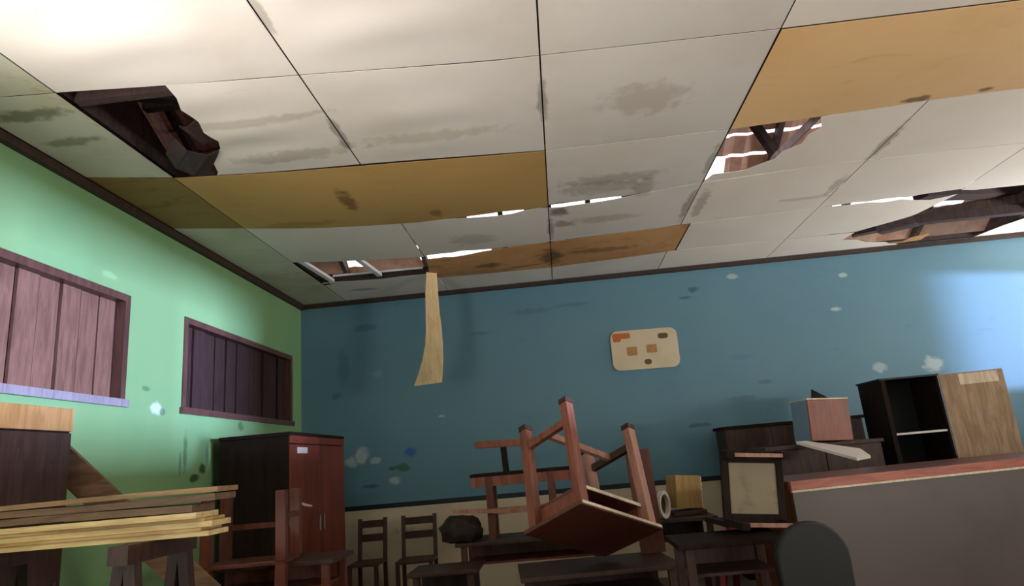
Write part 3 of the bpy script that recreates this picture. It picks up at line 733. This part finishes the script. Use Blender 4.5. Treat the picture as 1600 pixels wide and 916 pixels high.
t = thing('plastic_chair', 'dark red plastic chair with curved back between the desks', 'chair', (4.22, -2.05, 0), (0, 0, -.5))
obj('seat', MB().box(-.19, .19, -.19, .19, .42, .45), 'red_plastic', t, bevel=.01)
rows = [((-.19, .17, .45), (.19, .17, .45)), ((-.19, .20, .65), (.19, .20, .65)), ((-.18, .23, .85), (.18, .23, .85)), ((-.15, .26, 1.0), (.15, .26, 1.0)), ((-.10, .27, 1.08), (.10, .27, 1.08))]
obj('backrest', MB().ribbon(rows, .025), 'red_plastic', t)
for sx in (-1, 1):
    for sy in (-1, 1): obj('leg', MB().beam((sx*.19, sy*.19, 0), (sx*.16, sy*.16, .42), .04, .04, up=(0, 1, 0)), 'red_plastic', t)

# long low cupboard along the blue wall
t = thing('low_cupboard', 'long dark brown low cupboard along the blue wall', 'cupboard', (5.22, -.30, 0))
obj('carcass', MB().box(-.66, .70, -.20, .20, .06, 1.42), 'darkwood', t, bevel=.005)
obj('top_board', MB().box(-.68, .72, -.22, .22, 1.42, 1.45), 'blackwood', t)
obj('plinth', MB().box(-.64, .68, -.18, .18, 0, .06), 'blackwood', t)
for a in (-.655, -.205, .245):
    d = obj('door', MB().box(a, a+.445, -.218, -.20, .08, 1.41), 'darkwood', t, bevel=.004)
    obj('knob', MB().tube((a+.40, -.218, .9), (a+.40, -.24, .9), .012), 'metal', d)

t = thing('side_cabinet', 'dark brown cabinet carrying the orange-brown box', 'cabinet', (5.02, -1.45, 0))
obj('carcass', MB().box(-.45, .45, -.32, .30, .05, 1.20), 'darkwood', t, bevel=.005)
obj('top_board', MB().box(-.47, .47, -.34, .31, 1.20, 1.225), 'darkwood', t)
obj('plinth', MB().box(-.43, .43, -.30, .28, 0, .05), 'blackwood', t)
for a in (-.445, .003):
    d = obj('door', MB().box(a, a+.442, -.336, -.32, .07, 1.19), 'darkwood', t, bevel=.004)
    obj('knob', MB().tube((a+.22, -.336, .8), (a+.22, -.356, .8), .012), 'metal', d)
t = thing('wooden_box', 'orange-brown square wooden box with one side coloured as a bluish reflection, on the dark cabinet', 'box', (5.11, -1.56, 1.238), (0, .06, .12))
obj('front_panel', MB().box(-.175, .175, -.15, -.135, 0, .335), 'boxwood', t, bevel=.004)
obj('side_panel', MB().box(-.175, -.16, -.135, .15, 0, .335), 'blue_reflection', t)
obj('side_panel', MB().box(.16, .175, -.135, .15, 0, .335), 'boxwood', t)
obj('back_panel', MB().box(-.16, .16, .135, .15, 0, .335), 'boxwood', t)
obj('lid', MB().box(-.178, .178, -.152, .152, .335, .347), 'cream_edge', t)
obj('bottom_panel', MB().box(-.16, .16, -.135, .135, 0, .012), 'boxwood', t)
tag(obj('dark_board', MB().prism([(5.14, -1.22, 1.227), (5.40, -1.22, 1.227), (5.42, -1.17, 1.58), (5.24, -1.17, 1.70)], (0, .02, 0)), 'blackwood'), 'black pointed board standing behind the orange-brown box', 'board')
tag(obj('white_slat', MB().prism([(4.80, -1.80, 1.235), (4.88, -1.80, 1.235), (5.12, -2.20, 1.15), (5.12, -2.34, 1.10), (5.02, -2.34, 1.09)], (0, .0, .02)), 'white_slat'), 'white tapered slat sloping down in front of the orange-brown box', 'slat')

# grey fronted counter
t = thing('counter', 'long grey-fronted counter with a reddish wooden top edge', 'counter', (4.20, -3.38, 0), (0, 0, math.radians(14)))
obj('front_panel', MB().box(0, 2.7, .01, .03, .06, 1.0), 'grey_board', t)
obj('edge_rail', MB().box(-.01, 2.71, 0, .03, 1.0, 1.05), 'red_edge', t, bevel=.003)
obj('pale_edge', MB().box(-.01, 2.71, -.006, .012, .988, 1.0), 'cream_edge', t)
obj('top', MB().box(-.01, 2.71, .03, .62, 1.02, 1.05), 'redwood', t)
for x in (0, 2.68): obj('side_panel', MB().box(x, x+.02, .03, .60, 0, 1.02), 'redwood', t)
obj('back_panel', MB().box(.02, 2.68, .58, .60, .06, 1.02), 'redwood', t)
obj('plinth', MB().box(.02, 2.68, .03, .58, 0, .06), 'darkwood', t)

# open bookcase with its plywood door swung out
t = thing('bookcase', 'black open bookcase with one shelf and a plywood door', 'bookcase', (5.93, -1.27, 0))
x0, x1 = -.23, .25
obj('side_panel', MB().box(x0, x0+.04, -.23, .22, 0, 1.70), 'blackwood', t, bevel=.003)
obj('side_panel', MB().box(x1-.02, x1, -.23, .22, 0, 1.70), 'blackwood', t, bevel=.003)
obj('top_board', MB().box(x0-.01, x1+.01, -.235, .225, 1.70, 1.715), 'black', t)
obj('back_panel', MB().box(x0+.04, x1-.02, .205, .22, .05, 1.70), 'black', t)
for z in (.06, .66, 1.23):
    s = obj('shelf', MB().box(x0+.04, x1-.02, -.22, .205, z, z+.02), 'black', t)
    obj('shelf_edge', MB().box(x0+.04, x1-.02, -.226, -.22, z+.002, z+.018), 'white_slat', s)
d = obj('door', MB().box(0, .46, -.022, 0, .03, 1.70).xf(Matrix.Translation((x1, -.24, 0)) @ Matrix.Rotation(math.radians(-18), 4, 'Z')), 'ply_door', t)
d['label'] = 'grey-brown plywood door swung open'
obj('paper_label', MB().box(.14, .42, -.025, -.022, 1.60, 1.69).xf(Matrix.Translation((x1, -.24, 0)) @ Matrix.Rotation(math.radians(-18), 4, 'Z')), 'cream_edge', d)

# tipped chair with a cream seat on a small desk
desk('small dark desk under the tipped chair with cream seat', (3.72, -3.62, 0), wx=.56, wy=.44, h=.82, mat='darkwood', top='blackwood')
t = thing('wooden_chair', 'dark wooden chair tipped on its back showing a cream seat underside', 'chair', (3.90, -3.62, .845), (0, .10, .12))
obj('seat_frame', MB().box(-.17, -.13, 0, .03, 0, .40).box(.13, .17, 0, .03, 0, .40).box(-.13, .13, 0, .03, 0, .07).box(-.13, .13, 0, .03, .335, .40), 'blackwood', t, bevel=.004)
obj('seat', MB().box(-.13, .13, .008, .022, .07, .335), 'cream_board', t)['label'] = 'cream stained seat board'
for sx in (-1, 1):
    for z in (.025, .375):
        obj('leg', MB().beam((sx*.15, 0, z), (sx*.155, -.26 if z < .1 else -.10, z), .035, .035), 'blackwood', t)
obj('stretcher', MB().beam((-.13, -.09, .375), (.13, -.09, .375), .02, .02), 'pinkwood', t)  # pale wood colour stands in for light catching these rails
obj('stretcher', MB().beam((-.13, -.20, .03), (.13, -.20, .03), .02, .02), 'pinkwood', t)
obj('backrest', MB().box(-.16, .16, .03, .36, .0, .025), 'blackwood', t)

# black round-backed chair in front of the counter
t = thing('padded_chair', 'black padded chair with a rounded back in front of the grey counter', 'chair', (4.04, -4.25, 0), (0, 0, PI+.12))
arch = [(-.17, 0, .52), (.17, 0, .52), (.175, 0, .70)] + [(.175*math.cos(a), 0, .74+.17*math.sin(a)) for a in [PI*i/14 for i in range(0, 15)]] + [(-.175, 0, .70)]
obj('backrest', MB().prism([(x, -.18, z) for x, y, z in arch], (0, -.05, 0)), 'black_soft', t, bevel=.012)
obj('seat', MB().box(-.21, .21, -.19, .22, .42, .48), 'black_soft', t, bevel=.02)
for sx in (-1, 1):
    obj('back_post', MB().beam((sx*.15, -.215, .40), (sx*.15, -.215, .62), .02, .02, up=(0, 1, 0)), 'metal', t)
    for sy in (-1, 1): obj('leg', MB().tube((sx*.19, sy*.18, 0), (sx*.18, sy*.17, .42), .012), 'metal', t)

# ------------------------------------------------------------------ left foreground : stack of boards on two trestles, narrow cabinet
PZ = 1.115
for i, (x, lab) in enumerate([(.50, 'wooden trestle under the board stack, nearer the green wall'), (1.22, 'wooden trestle under the cut end of the board stack')]):
    t = thing('trestle', lab, 'trestle', (x, -4.66, 0), group=None)
    obj('beam', MB().box(-.04, .04, -.24, .24, PZ-.07, PZ), 'darkwood', t)
    for sy in (-1, 1):
        for sx in (-1, 1): obj('leg', MB().beam((sx*.12, sy*.2, 0), (sx*.02, sy*.18, PZ-.07), .045, .045, up=(0, 1, 0)), 'darkwood', t)
        obj('stretcher', MB().beam((-.085, sy*.19, .35), (.085, sy*.19, .35), .02, .05), 'redwood', t)
ords = ['lowest', 'second from the bottom', 'third from the bottom', 'fourth from the bottom', 'fifth from the bottom', 'sixth from the bottom']
z = PZ
STK = [('lath', .020, 1.48), ('lath_b', .012, 1.45), ('lath', .022, 1.49), ('lath_b', .012, 1.46), ('lath', .022, 1.44), ('lath_old', .027, 1.42), ('lath_old', .026, 1.50), ('lath_brown', .020, 1.505)]
labs = ['cream raw board, lowest of the stack on the trestles', 'thin tan board, second from the bottom of the stack', 'cream raw board, third from the bottom of the stack', 'thin tan board, fourth from the bottom of the stack',
        'thick cream raw board below the weathered ones in the stack', 'weathered dark board just above the cream ones in the stack', 'weathered dark board just under the topmost one of the stack', 'topmost brown board of the stack on the trestles']
for i, (mt, th, xr) in enumerate(STK):
    mb = MB(); n = 8; rows = []
    yaw = R.uniform(-.02, .02) + (.03 if i > 5 else 0)
    x0 = .12
    sagk = 0 if i < 5 else (.010 if i == 5 else .004)
    wv = .17 + R.uniform(-.02, .02)
    for k in range(n+1):
        u = k/n; x = x0+(xr-x0)*u
        zz = z+th/2 + (.003*math.sin(u*PI*2+2.2*i) if i >= 5 else 0)
        yc = -4.66 + yaw*(x-.8)
        rows.append(((x, yc-wv/2, zz), (x, yc+wv/2, zz)))
    o = obj('plank', mb.ribbon(rows, th), mt)
    tag(o, labs[i], 'plank', 'boards stacked on the trestles')
    z += th + (.0012 if i < 4 else .0065 if i < 7 else 0)
t = thing('narrow_cabinet', 'narrow dark brown cabinet with a tan top rail against the green wall', 'cabinet', (.17, -4.24, 0))
obj('carcass', MB().box(-.16, .135, -.24, .24, .05, 1.65), 'blackwood', t, bevel=.004)
obj('plinth', MB().box(-.15, .12, -.22, .22, 0, .05), 'blackwood', t)
obj('top_rail', MB().box(-.165, .148, -.245, .245, 1.65, 1.77), 'tan', t, bevel=.004)
d = obj('door', MB().box(.135, .148, -.235, .235, .06, 1.64), 'darkwood', t)
obj('knob', MB().tube((.148, .17, .9), (.17, .17, .9), .012), 'metal', d)
mb = MB().beam((.02, -3.88, 1.655), (1.86, -3.88, .012), .16, .025, up=(0, 1, 0))
tag(obj('leaning_board', mb, 'lath_old'), 'long brown board leaning on the green wall behind the narrow cabinet', 'board')
